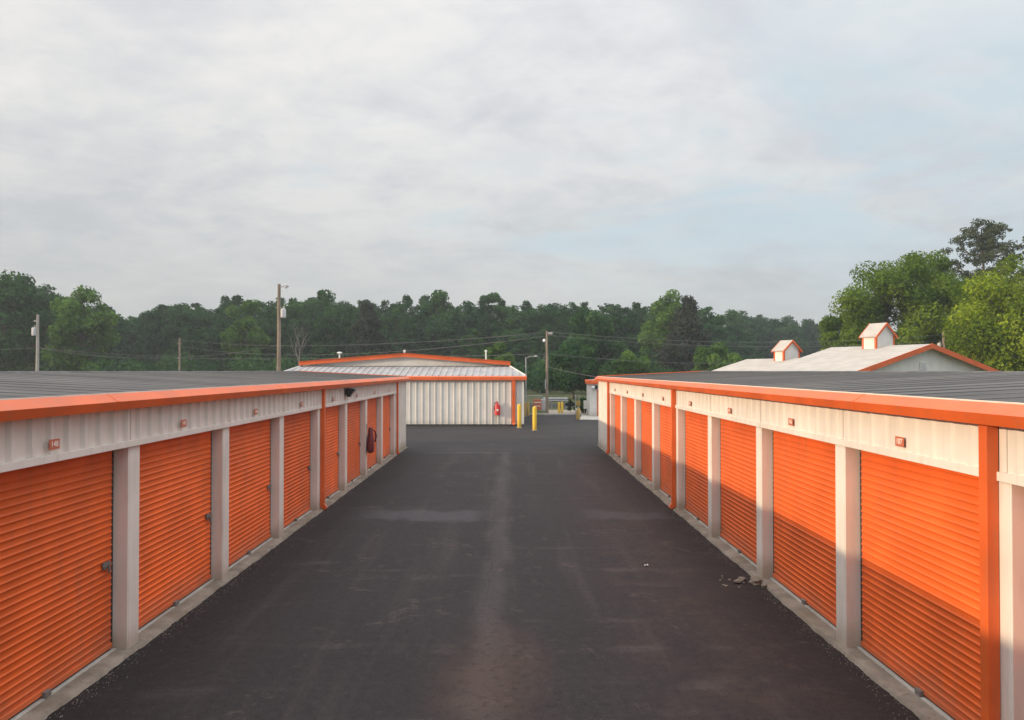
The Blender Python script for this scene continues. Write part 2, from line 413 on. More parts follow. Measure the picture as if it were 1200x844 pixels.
    for P_, Q_ in ((A, B), (C, B)):
        nrm = Vector((0, 0, 1))
        mb.prism([P_, Q_, Q_ - nrm * .03, P_ - nrm * .03], lambda p, t: (p.x, t, p.z), ystart - .1, yend + .1)
        y = ystart
        while y < yend:
            for w_, h_ in ((.030, .006),):
                mb.prism([P_, Q_, Q_ + nrm * h_, P_ + nrm * h_], lambda p, t: (p.x, t, p.z), y, y + w_)
            y += .61
    mb.prism([Vector((xr - .2, 0, zr - .008)), Vector((xr + .2, 0, zr - .008)), Vector((xr + .12, 0, zr + .02)), Vector((xr - .12, 0, zr + .02))], lambda p, t: (p.x, t, p.z), ystart - .11, yend + .11)
    obj('roof', mb, 'roof', root)
    mb = MB(); rr = random.Random(5); y = ystart
    bx(mb, .052, .064, ystart, yend, ze - .006, ze + .013)
    obj('drip_edge', mb, 'white', root)
    # rake trim on the far gable
    for P_ in (A, C):
        mb = MB(); mb.prism([P_ + Vector((0, 0, .03)), B + Vector((0, 0, .03)), B + Vector((0, 0, -.18)), P_ + Vector((0, 0, -.18))], lambda p, t: (p.x, t, p.z), yend + .1, yend + .13)
        obj('rake_trim', mb, 'trim', root)
    # downspouts
    mb = None; s0 = spouts[0]
    mb = MB(); bx(mb, .008, .108, s0, s0 + .11, .17, HT - .035)
    dn = obj('downspout', mb, 'trim', root, bevel=.008)
    mb = MB(); mb.prism([(.009, .17), (.107, .17), (.17, .065), (.125, .01), (.009, .08)], lambda p, t: W(t, p[0], p[1]), s0 + .002, s0 + .108)
    obj('outlet_shoe', mb, 'trim', dn, bevel=.006)
    for s_ in spouts[1:]: copy_tree(dn, root, (0, s_ - s0, 0))
    return root, piers, W

XL, XR = -4.47, 3.96
lpar = storage_row(XL, 1, 9.04, 2.97, -3, 7, 33.0, -9.17, 'long orange and off-white storage row on the left of the lane, in shade', [18.14, 6.26, 30.16], -.1)
rpar = storage_row(XR, -1, 9.06, 3.0, -3, 7, 33.9, 8.6, 'long storage row on the right of the lane with sunlit orange roll-up doors', [18.22, 6.20, 30.24], -.1)

# number plates
def plates(row, X0, sg, nums, k_first, off, side, words):
    root, piers, W = row
    for i, n in enumerate(nums):
        k = k_first + i
        c = piers[k] + .28 + off
        t = thing('unit_number_sign', f'small orange plate reading {n} on {side} row {words[i]}', 'number sign', (X0 + sg * (.047 if sg > 0 else .027), c, 2.585), 0, f'unit number plates along the {side} header')
        mb = MB(); mb.box(-.003, .003, -.085, .085, -.05, .05); obj('plate', mb, 'signface', t, local=True, bevel=.002)
        me = text_mesh(str(n), .08); me.materials.append(M['pale'])
        d = bpy.data.objects.new('digits', me); COL.objects.link(d); d.parent = t
        d.location = (sg * .0045, 0, 0)
        d.rotation_euler = (R(90), 0, R(90) if sg > 0 else R(-90))
ordw = ['over the nearest door', 'over the second door', 'over the third door', 'over the fourth door, before the downspout', 'over the fifth door, past the downspout', 'over the sixth door', 'over the seventh door', 'over the farthest door']
plates(lpar, XL, 1, range(148, 140, -1), 2, 1.14, 'left', ordw)
plates(rpar, XR, -1, range(107, 99, -1), 2, 1.40, 'right', ordw)

# flood light on the left header
def flood(name, label, base, sg, s=1.0, axis='x'):
    t = thing(name, label, 'wall light', base)
    mb = MB(); mb.box(0, .04 * s, -.08 * s, .08 * s, -.08 * s, .08 * s); h0 = obj('mounting_plate', mb, 'black', t, local=True, bevel=.005)
    mb = MB(); mb.prism([(.03, -.02), (.06, .13), (.30, .12), (.33, .06), (.16, -.16), (.08, -.15)], lambda p, q: (p[0] * s, q * s, p[1] * s), -.16, .16)
    obj('housing', mb, 'black', t, local=True, bevel=.01)
    mb = MB(); mb.prism([(.318, .038), (.326, .032), (.182, -.138), (.174, -.132)], lambda p, q: (p[0] * s, q * s, p[1] * s), -.13, .13)
    obj('lens', mb, 'glass', t, local=True)
    return t
fl = flood('wall_light', 'black floodlight under the gutter of the left row, past the middle downspout', (XL + .028, 20.85, 2.72), 1, .82)

# maroon extinguisher cover hung on the left row
def cover(c):
    t = thing('extinguisher_cover', 'maroon vinyl extinguisher cover hanging on a left-row pier near the far end', 'extinguisher cover', c)
    mb = MB(); prof = [(.02, .80), (.06, .79), (.085, .72), (.095, .6), (.12, .5), (.135, .35), (.14, .15), (.125, .04), (.09, 0)]
    mb.lathe((.13, 0, 0), prof, 20)
    mb.v = [(v[0] * .85 + .01, v[1] * (1 + .1 * math.sin(v[2] * 9)), v[2]) for v in mb.v]
    obj('cover', mb, 'maroon', t, smooth='auto', local=True)
    mb = MB(); mb.tube([(.2, .0, .72), (.25, .06, .66), (.27, .11, .55), (.26, .12, .42), (.24, .1, .33)], [.018, .022, .025, .022, .03], 8)
    obj('hose', mb, 'maroon', t, smooth=True, local=True)
    mb = MB(); mb.box(0, .02, -.03, .03, .74, .9); obj('hook', mb, 'steel', t, local=True)
cover((XL + .008, 23.89 + .14, .74))

# ------------------------------------------------------------------ storage building across the far end
def end_building():
    Y0 = 46.4; xl, xr = -14.2, .83; xc = -6.7
    root = thing('storage_building', 'white ribbed storage building across the end of the lane with stepped pale roof', 'storage building', (xc, Y0, 0))
    mb = MB(); pr = rib_profile(xl, xr, .381, .034, .10, .05)
    mb.sheet([[(u, Y0 - o, .07) for u, o in pr], [(u, Y0 - o, 2.74) for u, o in pr]])
    mb.box(xr - .1, xr + .05, Y0 - .05, Y0 + .1, .05, 2.74)
    mb.box(xr - .02, xr, Y0 + .1, 76, .02, 2.8); mb.box(xl, xl + .02, Y0 + .1, 76, .02, 2.8); mb.box(xl, xr, 75.98, 76, .02, 2.8)
    obj('wall', mb, 'white2', root, fix=False)
    mb = MB(); mb.box(xl - .03, xr + .06, Y0 - .07, Y0 + .2, 0, .07); obj('plinth', mb, 'dark', root)
    mb = MB(); prof = [(0, 2.97), (.10, 2.985), (.2, 2.92), (.205, 2.73), (0, 2.74)]
    mb.prism(prof, lambda p, t: (t, Y0 - p[0], p[1]), xl - .2, xr + .205)
    mb.prism(prof, lambda p, t: (xr + p[0], t, p[1]), Y0 - .0, 76)
    obj('gutter', mb, 'trim', root)
    # lower roof: front slope and hipped side
    a = Vector((xl - .15, Y0 - .08, 2.985)); b = Vector((xr + .15, Y0 - .08, 2.985)); c = Vector((0.02, 49.4, 3.58)); d = Vector((-13.4, 49.4, 3.58))
    mb = MB(); mb.quad(a, b, c, d)
    mb.quad(b, Vector((b.x, 76, 2.985)), Vector((c.x, 76, 3.58)), c); mb.quad(a, d, Vector((d.x, 76, 3.58)), Vector((a.x, 76, 2.985)))
    n = 38
    for i in range(1, n):
        t = i / n; xb_ = a.x + (b.x - a.x) * t
        lo = Vector((xb_, a.y, a.z)); 
        # ribs run straight up the slope and stop at the hips
        u = 1.0
        if xb_ > c.x: u = (b.x - xb_) / (b.x - c.x)
        if xb_ < d.x: u = (xb_ - a.x) / (d.x - a.x)
        hi = Vector((xb_, a.y + (c.y - a.y) * u, a.z + (c.z - a.z) * u))
        w = Vector((.03, 0, 0)); h = Vector((0, -.01, .05))
        mb.poly([lo - w, lo - w * .4 + h, hi - w * .4 + h, hi - w]); mb.poly([lo + w, hi + w, hi + w * .4 + h, lo + w * .4 + h]); mb.poly([lo - w * .4 + h, lo + w * .4 + h, hi + w * .4 + h, hi - w * .4 + h])
    obj('lower_roof', mb, 'whiteroof', root, fix=False)
    mb = MB()
    for p, q in ((b, c), (a, d)): mb.tube([p + Vector((0, 0, .02)), q + Vector((0, 0, .02))], .05, 6)
    obj('hip_cap', mb, 'white2', root)
    mb = MB(); mb.box(-13.5, .1, 49.33, 49.45, 3.545, 3.60); obj('flashing', mb, 'dark', root)
    # upper tier
    zr_, ze_ = 4.38, 3.84; xa, xb2 = -13.45, .03
    mb = MB(); mb.poly([(xa + .1, 49.5, 3.5), (xb2 - .1, 49.5, 3.5), (xb2 - .1, 49.5, ze_), (xc, 49.5, zr_ - .05), (xa + .1, 49.5, ze_)])
    mb.box(xa + .1, xa + .15, 49.5, 75.9, 3.5, ze_ - .06); mb.box(xb2 - .15, xb2 - .1, 49.5, 75.9, 3.5, ze_ - .06)
    obj('gable_wall', mb, 'white2', root, fix=False)
    mb = MB()
    for x_ in (xa, xb2):
        mb.prism([Vector((x_, 0, ze_)), Vector((xc, 0, zr_)), Vector((xc, 0, zr_ - .06)), Vector((x_, 0, ze_ - .06))], lambda p, t: (p.x, t, p.z), 49.36, 76)
    obj('upper_roof', mb, 'whiteroof', root)
    mb = MB()
    for x_, e in ((xa, -1), (xb2, 1)):
        mb.prism([Vector((x_ + e * .03, 0, ze_ + .03)), Vector((xc, 0, zr_ + .03)), Vector((xc, 0, zr_ - .20)), Vector((x_ + e * .03, 0, ze_ - .2))], lambda p, t: (p.x, t, p.z), 49.26, 49.34)
        mb.prism([Vector((x_ + e * .03, 0, ze_ + .055)), Vector((xc, 0, zr_ + .055)), Vector((xc, 0, zr_ + .031)), Vector((x_ + e * .03, 0, ze_ + .031))], lambda p, t: (p.x, t, p.z), 49.2, 49.42)
    obj('rake_trim', mb, 'trim', root)
    # downspout near the right corner
    x0 = (600 - VX) / F * Y0; x1 = (604 - VX) / F * Y0
    mb = MB(); mb.box(x0, x1, Y0 - .17, Y0 - .045, .18, 2.74); dn = obj('downspout', mb, 'trim', root, bevel=.01)
    mb = MB(); mb.prism([(.05, .18), (.17, .18), (.3, .07), (.24, .02), (.05, .1)], lambda p, t: (t, Y0 - p[0], p[1]), x0 + .01, x1 - .01); obj('outlet_shoe', mb, 'trim', dn)
    # roof vents
    for px, py0, py1, Y, cap in ((398, 421, 414, 54, True), (474, 417, 411, 55, False), (569.5, 422, 411, 55, False)):
        top = at(px, py1, Y); mb = MB()
        mb.tube([(top.x, Y, 3.9), (top.x, Y, top.z)], .055, 10); v = obj('vent_pipe', mb, 'white2', root, smooth='auto')
        mb = MB()
        if cap: mb.lathe((top.x, Y, top.z), [(.06, -.03), (.2, .0), (.2, .03), (.1, .09), (.02, .1)], 14)
        else: mb.lathe((top.x, Y, top.z), [(.07, -.1), (.085, -.08), (.085, .02), (.03, .05)], 12)
        obj('cap', mb, 'white2', v, smooth='auto')
    return root
end_building()

def extinguisher():
    p = at(583, 488, 46.25); t = thing('fire_extinguisher', 'red fire extinguisher on the white ribbed wall at the end of the lane', 'fire extinguisher', (p.x, 46.30, .62))
    mb = MB(); mb.lathe((0, -.06, 0), [(.14, 0), (.17, .03), (.17, .55), (.13, .64), (.05, .68), (.05, .73)], 16); obj('cylinder', mb, 'red', t, smooth='auto', local=True)
    mb = MB(); mb.box(-.17, -.01, -.08, -.04, .73, .78); mb.box(-.12, .02, -.08, -.04, .80, .83); mb.box(-.04, .04, -.1, -.02, .71, .8); obj('handle', mb, 'red', t, local=True, bevel=.004)
    mb = MB(); mb.tube([(-.05, -.08, .76), (-.17, -.1, .7), (-.2, -.1, .5), (-.17, -.1, .3)], .02, 8); obj('hose', mb, 'black', t, smooth=True, local=True)
    mb = MB(); mb.box(-.06, .06, -.238, -.228, .26, .38); obj('paper_label', mb, 'pale', t, local=True)
extinguisher()

# ------------------------------------------------------------------ small storage building beyond the right row
def far_right():
    Y0 = 56; x0 = 5.86; x1 = 12.5
    root = thing('storage_building', 'small white storage building with orange fascia beyond the end of the right row', 'storage building', (x0, Y0, 0))
    mb = MB(); pr = rib_profile(x0, 6.42, .3, .02)
    mb.sheet([[(u, Y0 - o, .02) for u, o in pr], [(u, Y0 - o, 2.32) for u, o in pr]])
    mb.sheet([[(6.42, Y0, 1.9), (7.6, Y0, 1.9)], [(6.42, Y0, 2.32), (7.6, Y0, 2.32)]]); mb.sheet([[(7.6, Y0, .02), (x1, Y0, .02)], [(7.6, Y0, 2.32), (x1, Y0, 2.32)]])
    mb.box(x0, x0 + .05, Y0 + .01, 58.4, .02, 2.32); mb.box(x1 - .05, x1, Y0, 58.4, .02, 2.32); mb.box(x0, x1, 58.35, 58.4, .02, 2.32)
    obj('wall', mb, 'white2', root, fix=False)
    mb = MB(); mb.box(x0 - .12, x1 + .1, Y0 - .16, Y0 + .02, 2.32, 2.63); mb.box(x0 - .12, x0 - .0, Y0 + .02, 58.4, 2.32, 2.63); obj('fascia', mb, 'trim', root, bevel=.01)
    mb = MB(); mb.prism([Vector((x0 - .1, 0, 2.6)), Vector((9.1, 0, 2.85)), Vector((x1 + .1, 0, 2.6))], lambda p, t: (p.x, t, p.z), Y0 - .02, 58.42); obj('roof', mb, 'whiteroof', root)
    mb = MB(); rows = []; z = .03; k = 0
    while z < 1.9:
        o = .015 * (.5 + .5 * math.cos(2 * math.pi * k / 6)); rows.append([(6.45, Y0 + .1 - o, z), (7.57, Y0 + .1 - o, z)]); z += .1 / 6; k += 1
    mb.sheet(rows); obj('door', mb, 'door', root, smooth=True, fix=False)
    mb = MB(); mb.box(6.39, 6.46, Y0 - .03, Y0 + .12, .02, 1.92); mb.box(7.56, 7.63, Y0 - .03, Y0 + .12, .02, 1.92); obj('door_frame', mb, 'trim', root)
    p = at(695.5, 454, Y0)
    t = thing('wall_light', 'white floodlight high on the small building beyond the right row', 'wall light', (p.x, Y0 - .02, p.z))
    mb = MB(); mb.box(.1, .28, -.2, 0, -.12, .13); obj('housing', mb, 'black', t, local=True, bevel=.02)
    mb = MB(); mb.lathe((-.04, -.14, -.1), [(.03, 0), (.12, .03), (.14, .1), (.1, .18), (.03, .2)], 14); obj('lens', mb, 'glass', t, smooth='auto', local=True)
far_right()

# ------------------------------------------------------------------ office with cupolas
def office():
    P = (24.8, 45.0, 0); rz = R(24.8)                 # local +Y runs along the ridge
    root = thing('office_building', 'pale-roofed building with two cupolas behind the right storage row', 'office building', P, rz)
    hw = 6.6; sl = .262
    def part(y0, y1, zr, h, over0, over1):
        mb = MB(); ze = zr - sl * h
        mb.poly([(-h + .5, y0, 0), (h - .5, y0, 0), (h - .5, y0, ze + .05), (0, y0, zr - .06), (-h + .5, y0, ze + .05)])
        mb.poly([(-h + .5, y1, 0), (h - .5, y1, 0), (h - .5, y1, ze + .05), (0, y1, zr - .06), (-h + .5, y1, ze + .05)])
        mb.quad((-h + .5, y0, 0), (-h + .5, y1, 0), (-h + .5, y1, ze + .05), (-h + .5, y0, ze + .05)); mb.quad((h - .5, y0, 0), (h - .5, y1, 0), (h - .5, y1, ze + .05), (h - .5, y0, ze + .05))
        obj('wall', mb, 'white2', root, local=True, fix=False)
        mb = MB()
        for s in (-1, 1):
            mb.prism([(s * h, ze), (0, zr), (0, zr - .09), (s * h, ze - .09)], lambda p, t: (p[0], t, p[1]), y0 - over0, y1 + over1)
            # courses of the roofing
            for i in range(1, 15):
                u = i / 15; mb.prism([(s * h * u, zr - sl * h * u), (s * h * u, zr - sl * h * u + .012), (s * (h * u - .25), zr - sl * (h * u - .25) + .002)], lambda p, t: (p[0], t, p[1]), y0 - over0, y1 + over1)
        obj('roof', mb, 'shingle', root, local=True)
        mb = MB()
        for s in (-1, 1):
            for yy in (y0 - over0 - .06, y1 + over1 + .01):
                up = .03 if yy < y0 else -.095; mb.prism([(s * (h + .02), ze + up), (0, zr + up), (0, zr - .27), (s * (h + .02), ze - .27)], lambda p, t: (p[0], t, p[1]), yy, yy + .05)
            mb.box(min(s * h, s * (h + .05)), max(s * h, s * (h + .05)), y0 - over0, y1 + over1, ze - .24, ze + .0)
        obj('fascia', mb, 'trim', root, local=True)
    part(.35, 7.1, 4.87, hw, .35, .3); part(7.4, 15.2, 4.19, 4.4, -.05, .3)
    # gable vent
    mb = MB(); z0 = 3.52
    mb.box(-.62, -.1, .28, .345, z0 - .3, z0 + .3); v = obj('gable_vent', mb, 'white2', root, local=True, bevel=.01)
    mb = MB()
    for i in range(6): mb.box(-.56, -.16, .262, .279, z0 - .25 + i * .085, z0 - .20 + i * .085)
    obj('louvre', mb, 'grey', v, local=True)
    for Lc, zb, ze, zp, zr in ((3.67, 4.70, 5.53, 6.3, 4.87), (11.4, 4.02, 4.83, 5.5, 4.19)):
        cw, cd = .82, .5
        if Lc > 8: cw, cd = .76, .46
        mb = MB(); y0, y1 = Lc - cd, Lc + cd
        def hs(z): return [(-cw, y0, z), (cw, y0, z), (cw, y1, z), (-cw, y1, z)]
        mb.prism([(-cw, zb - .35), (cw, zb - .35), (cw, ze), (0, zp - .12), (-cw, ze)], lambda p, t: (p[0], t, p[1]), y0, y1)
        cu = obj('cupola', mb, 'white2', root, local=True)
        mb = MB(); e = .12
        for s in (-1, 1):
            k = (zp - ze) / cw; mb.prism([(s * (cw + e), ze - k * e + .02), (0, zp), (0, zp - .06), (s * (cw + e), ze - k * e - .04)], lambda p, t: (p[0], t, p[1]), y0 - .12, y1 + .12)
        obj('cupola_roof', mb, 'shingle', cu, local=True)
        mb = MB()
        for s in (-1, 1):
            for yy in (y0 - .16, y1 + .125):
                mb.prism([(s * (cw + e + .01), ze - k * e + .03), (0, zp + .015), (0, zp - .16), (s * (cw + e + .01), ze - k * e - .14)], lambda p, t: (p[0], t, p[1]), yy, yy + .035)
            for yy in (y0 - .02, y1 - .1): mb.box(min(s * cw + s * .02, s * (cw - .12)), max(s * cw + s * .02, s * (cw - .12)), yy, yy + .12, zb - .35, ze + .02)
            mb.box(min(s * cw, s * (cw + .1)), max(s * cw, s * (cw + .1)), y0 - .1, y1 + .1, ze - .16, ze - .07)
        obj('cupola_trim', mb, 'trim', cu, local=True)
        mb = MB()
        for i in range(5): mb.box(-cw - .015, -cw + .01, Lc - .2, Lc + .2, zb + .2 + i * .09, zb + .25 + i * .09)
        obj('louvre', mb, 'white', cu, local=True)
office()

# ------------------------------------------------------------------ bollards, gate furniture
def bollard(px, py, Y, h, r, label, mat='yellow'):
    p = at(px, py, Y)
    t = thing('bollard', label, 'bollard', (p.x, Y, 0), 0, 'yellow bollards at the end of the lane')
    mb = MB(); mb.lathe((0, 0, 0), [(r, 0), (r, h - r * .5), (r * .86, h - r * .2), (r * .5, h), (.01, h + .02)], 18)
    obj('post', mb, mat, t, smooth='auto', local=True)
    mb = MB(); mb.lathe((0, 0, 0), [(r * 1.5, 0), (r * 1.45, .03), (r * 1.02, .04)], 18); obj('footing', mb, 'sill', t, smooth='auto', local=True)
    return t
bollard(608.5, 502, 44.2, 1.36, .115, 'yellow bollard nearest the corner downspout of the white end building')
bollard(626.5, 505, 42.3, 1.32, .115, 'yellow bollard standing alone in the drive, nearest to the camera')
bollard(615.2, 489, 55.0, 1.05, .10, 'dull yellow bollard just behind the end building corner, left of a pair', 'oldyellow')
bollard(618.8, 487, 56.2, 1.0, .10, 'dull yellow bollard just behind the end building corner, right of a pair', 'oldyellow')
bollard(655, 486, 58.0, .92, .09, 'yellow bollard by the entrance kerb, left of a close pair')
bollard(658.6, 486, 58.0, .95, .09, 'yellow bollard by the entrance kerb, right of a close pair')

def keypad():
    p = at(677.5, 492, 52); t = thing('keypad_post', 'worn yellow keypad post beside the pale apron at the gate', 'keypad', (p.x, 52, 0))
    mb = MB(); mb.lathe((0, 0, 0), [(.14, 0), (.14, .72), (.09, .8)], 16); obj('post', mb, 'oldyellow', t, smooth='auto', local=True)
    mb = MB(); mb.tube([(0, 0, .75), (0, 0, .98)], .035, 8); obj('stalk', mb, 'steel', t, local=True)
    mb = MB(); mb.prism([(-.1, .92), (-.14, 1.22), (-.16, 1.25), (.1, 1.25), (.1, .92)], lambda q, u: (u, q[0], q[1]), -.14, .14); b_ = obj('keypad_box', mb, 'oldyellow', t, local=True, bevel=.01)
    mb = MB(); mb.box(-.19, -.10, -.17, -.12, .62, .76); obj('reflector', mb, 'glass', b_, local=True)
keypad()
for px, lab in ((674.5, 'thin grey steel post behind the keypad, the left one'), (678.6, 'thin grey steel post behind the keypad, the right one')):
    p = at(px, 464, 57); mb = MB(); mb.tube([(p.x, 57, 0), (p.x, 57, p.z)], .035, 8); mb.lathe((p.x, 57, p.z), [(.05, -.02), (.05, .02), (.01, .05)], 8)
    tag(obj('gate_post', mb, 'steel', None, loc=(p.x, 57, 0)), lab, 'post', 'grey gate posts')
def sign_white():
    p = at(686.5, 476, 57.5); t = thing('notice_board', 'small white notice board against the small far storage building', 'notice board', (p.x, 57.5, 0))
    mb = MB(); mb.box(-.17, .17, -.03, .0, .45, 1.08); obj('board', mb, 'white2', t, local=True, bevel=.006)
    for s in (-.12, .12):
        mb = MB(); mb.box(s - .02, s + .02, 0, .04, 0, 1.05); obj('leg', mb, 'steel', t, local=True)
sign_white()
def orange_board():
    p = at(629.7, 474, 62); t = thing('sign_board', 'orange board with pale stripes standing behind the lone bollard', 'sign', (p.x, 62, 0))
    mb = MB(); mb.box(-.33, .33, -.04, .04, .14, 1.0); obj('board', mb, 'signface', t, local=True, bevel=.02)
    mb = MB(); mb.box(-.27, .29, -.048, -.041, .70, .78); mb.box(-.22, .25, -.048, -.041, .42, .48); obj('stripe', mb, 'pale', t, local=True)
    for s in (-.22, .22):
        mb = MB(); mb.box(s - .03, s + .03, .041, .1, 0, .95); obj('leg', mb, 'steel', t, local=True)
orange_board()
def cabinet():
    p = at(638, 475, 62.5); t = thing('utility_cabinet', 'pale grey utility cabinet beside the foot of the lamp pole', 'cabinet', (p.x, 62.5, 0))
    mb = MB(); mb.box(-.25, .25, -.2, .2, .1, .96); obj('body', mb, 'grey', t, local=True, bevel=.02)
    mb = MB(); mb.box(-.22, .22, -.215, -.2, .14, .9); d_ = obj('door', mb, 'grey', t, local=True, bevel=.006)
    mb = MB(); mb.box(.12, .16, -.235, -.215, .48, .58); obj('handle', mb, 'steel', d_, local=True)
    mb = MB(); mb.box(-.3, .3, -.25, .25, 0, .1); obj('plinth', mb, 'apron', t, local=True)
cabinet()
def guard_rail():
    t = thing('guard_rail', 'grey steel guard rail beyond the entrance bollards', 'guard rail', (2.9, 66, 0))
    mb = MB(); mb.prism([(0, .62), (-.05, .68), (-.05, .74), (0, .8), (-.05, .86), (-.05, .92), (0, .98), (.02, .98), (.02, .62)], lambda q, u: (u, 66 + q[0], q[1]), 2.9, 5.0); obj('rail', mb, 'steel', t)
    for i in range(4):
        x = 3.0 + i * .63; mb = MB(); mb.box(x - .05, x + .05, 66.03, 66.12, 0, 1.0); obj('post', mb, 'steel', t)
guard_rail()
def chain_fence():
    x0, x1, y = -3.0, 2.9, 67.5
    t = thing('chain_link_fence', 'low grey chain-link fence behind the orange board and cabinet', 'fence', (x0, y, 0))
    for i in range(5):
        x = x0 + (x1 - x0) * i / 4; mb = MB(); mb.tube([(x, y, 0), (x, y, 1.12)], .04, 8); obj('post', mb, 'steel', t)
    mb = MB(); mb.tube([(x0, y, 1.08), (x1, y, 1.08)], .03, 6); obj('top_rail', mb, 'steel', t)
    mb = MB(); n = int((x1 - x0 + 1.1) / .11)
    for i in range(n):
        for s in (1, -1):
            xa = x0 - 1.05 + i * .11 if s > 0 else x0 + i * .11
            a = Vector((xa, y, .03)); b = Vector((xa + s * 1.05, y, 1.08))
            def clip(a, b):
                if max(a.x, b.x) < x0 or min(a.x, b.x) > x1: return None
                pts = []
                for p, q in ((a, b), (b, a)):
                    if p.x < x0: p = p.lerp(q, (x0 - p.x) / (q.x - p.x))
                    if p.x > x1: p = p.lerp(q, (x1 - p.x) / (q.x - p.x))
                    pts.append(p)
                return pts
            c = clip(a, b)
            if c and (c[0] - c[1]).length > .05: mb.tube(c, .006, 3, False)
    obj('mesh', mb, 'steel', t, fix=False)
chain_fence()

# ------------------------------------------------------------------ poles and wires
def pole(px, pyt, Y, r0, r1, label, extras=None, mat='wood'):
    p = at(px, pyt, Y)
    t = thing('utility_pole', label, 'utility pole', (p.x, Y, 0))
    n = 6; mb = MB(); mb.tube([(0.01 * math.sin(i * 2.1), 0, p.z * i / n) for i in range(n + 1)], [r0 + (r1 - r0) * i / n for i in range(n + 1)], 10)
    obj('pole', mb, mat, t, smooth='auto', local=True)
    return t, p.z
def transformer(t, x, z, s=1.0):
    mb = MB(); mb.lathe((x, 0, z), [(.1 * s, 0), (.2 * s, .03), (.2 * s, .62 * s), (.17 * s, .68 * s), (.05 * s, .72 * s)], 14); o = obj('transformer', mb, 'grey', t, smooth='auto', local=True)
    mb = MB(); mb.tube([(x, 0, z + .5 * s), (0, 0, z + .5 * s)], .03, 6); mb.tube([(x + .06, 0, z + .7 * s), (x + .06, 0, z + .9 * s)], .035, 6); obj('bushing', mb, 'steel', o, local=True)
t, h = pole(45, 369, 62, .15, .10, 'grey utility pole with a pale transformer, behind the left row at the far left', mat='greywood')
transformer(t, -.28, h - 1.7, .95)
mb = MB(); mb.box(-.3, .02, -.06, .06, h - .55, h - .45); obj('bracket', mb, 'steel', t, local=True)
t, h = pole(211, 396, 110, .16, .12, 'thin distant utility pole standing against the dark wood')
mb = MB(); mb.box(-.3, .3, -.05, .05, h - .9, h - .78); obj('crossarm', mb, 'wood', t, local=True)
mb = MB(); mb.tube([(-.3, 0, h - 2.9), (0, 0, h - 2.9)], .07, 6); obj('bracket', mb, 'steel', t, local=True)
t, h = pole(327, 333, 58, .165, .115, 'tallest wooden pole with an arm lamp, rising above the left row')
transformer(t, .32, h - 2.55, 1.0)
mb = MB(); mb.tube([(0, 0, h - .25), (.25, 0, h - .2), (.55, 0, h - .12)], .03, 8); a_ = obj('lamp_arm', mb, 'steel', t, local=True)
mb = MB(); mb.tube([(.38, 0, h - .08), (.55, 0, h - .1), (.72, 0, h - .2)], [.08, .13, .05], 10); mb.lathe((.52, 0, h - .33), [(.05, 0), (.12, .08), (.10, .2)], 10); obj('lamp', mb, 'grey', a_, smooth='auto', local=True)
tmain, hm = pole(641, 388, 60, .13, .085, 'slender pole with a white lamp at the gate, centre of the photo')
mb = MB(); mb.box(-.1, .42, -.05, .05, hm - .32, hm - .24); c_ = obj('crossarm', mb, 'wood', tmain, local=True)
for x in (.12, .25, .38):
    mb = MB(); mb.lathe((x, 0, hm - .24), [(.03, 0), (.055, .05), (.055, .12), (.02, .15)], 8); obj('insulator', mb, 'grey', c_, local=True)
mb = MB(); mb.tube([(0, 0, hm - .95), (-.1, 0, hm - .72), (-.2, 0, hm - .68)], .025, 8); a_ = obj('lamp_arm', mb, 'steel', tmain, local=True)
mb = MB(); mb.lathe((-.22, 0, hm - .86), [(.06, 0), (.13, .06), (.11, .16), (.05, .24)], 12); obj('lamp', mb, 'glass', a_, smooth='auto', local=True)
mb = MB(); mb.tube([(-.05, -.06, hm - 2.0), (-.3, -.06, hm - 2.1), (-.32, -.06, hm - 2.25), (-.05, -.06, hm - 2.35)], .03, 6); obj('cable_coil', mb, 'wire', tmain, local=True)
mb = MB(); mb.box(-.16, -.08, -.06, .06, 1.9, 2.6); obj('meter_box', mb, 'grey', tmain, local=True, bevel=.01)
t, h = pole(1107.5, 389, 66, .18, .14, 'short wooden pole in front of the yellow-green tree behind the cupola roof')
transformer(t, -.4, h - 1.5, .8)
def mast():
    p = at(616.3, 419, 66); t = thing('street_lamp', 'thin grey lamp mast with a short arm behind the end building', 'street lamp', (p.x, 66, 0))
    mb = MB(); mb.tube([(0, 0, 0), (0, 0, p.z)], [.07, .05], 10); obj('pole', mb, 'steel', t, smooth='auto', local=True)
    mb = MB(); mb.tube([(0, 0, p.z - .05), (.3, 0, p.z + .06), (.75, 0, p.z + .1)], .028, 8); a_ = obj('lamp_arm', mb, 'steel', t, smooth=True, local=True)
    mb = MB(); mb.tube([(.68, 0, p.z + .1), (.85, 0, p.z + .11), (1.02, 0, p.z + .09)], [.03, .07, .03], 8); obj('lamp', mb, 'grey', a_, smooth=True, local=True)
mast()
def wire(a, b, sag, r, label):
    mb = MB(); n = 16; pts = []
    for i in range(n + 1):
        t = i / n; q = a.lerp(b, t); q.z -= sag * 4 * t * (1 - t); pts.append(q)
    mb.tube(pts, r * .72, 4)
    tag(obj('power_line', mb, 'wire', None, smooth=True, loc=tuple(a)), label, 'power line', 'overhead wires')
A0 = at(641, 389, 60); P2 = at(211, 399, 110)
wire(at(644.5, 389, 60), at(1107, 392, 66), .75, .018, 'upper wire running right from the gate pole toward the cupolas')
wire(at(641, 393, 60), at(1107, 399, 66), .72, .018, 'second wire running right, just under the upper one')
wire(at(641, 414.5, 60), at(1107, 404, 66), 1.15, .016, 'lowest long wire running right from the gate pole')
wire(at(638, 390, 60), at(211, 399, 110), .9, .018, 'upper wire running left from the gate pole over the end building')
wire(at(641, 394, 60), at(211, 406, 110), 1.35, .018, 'middle wire running left from the gate pole over the end building')
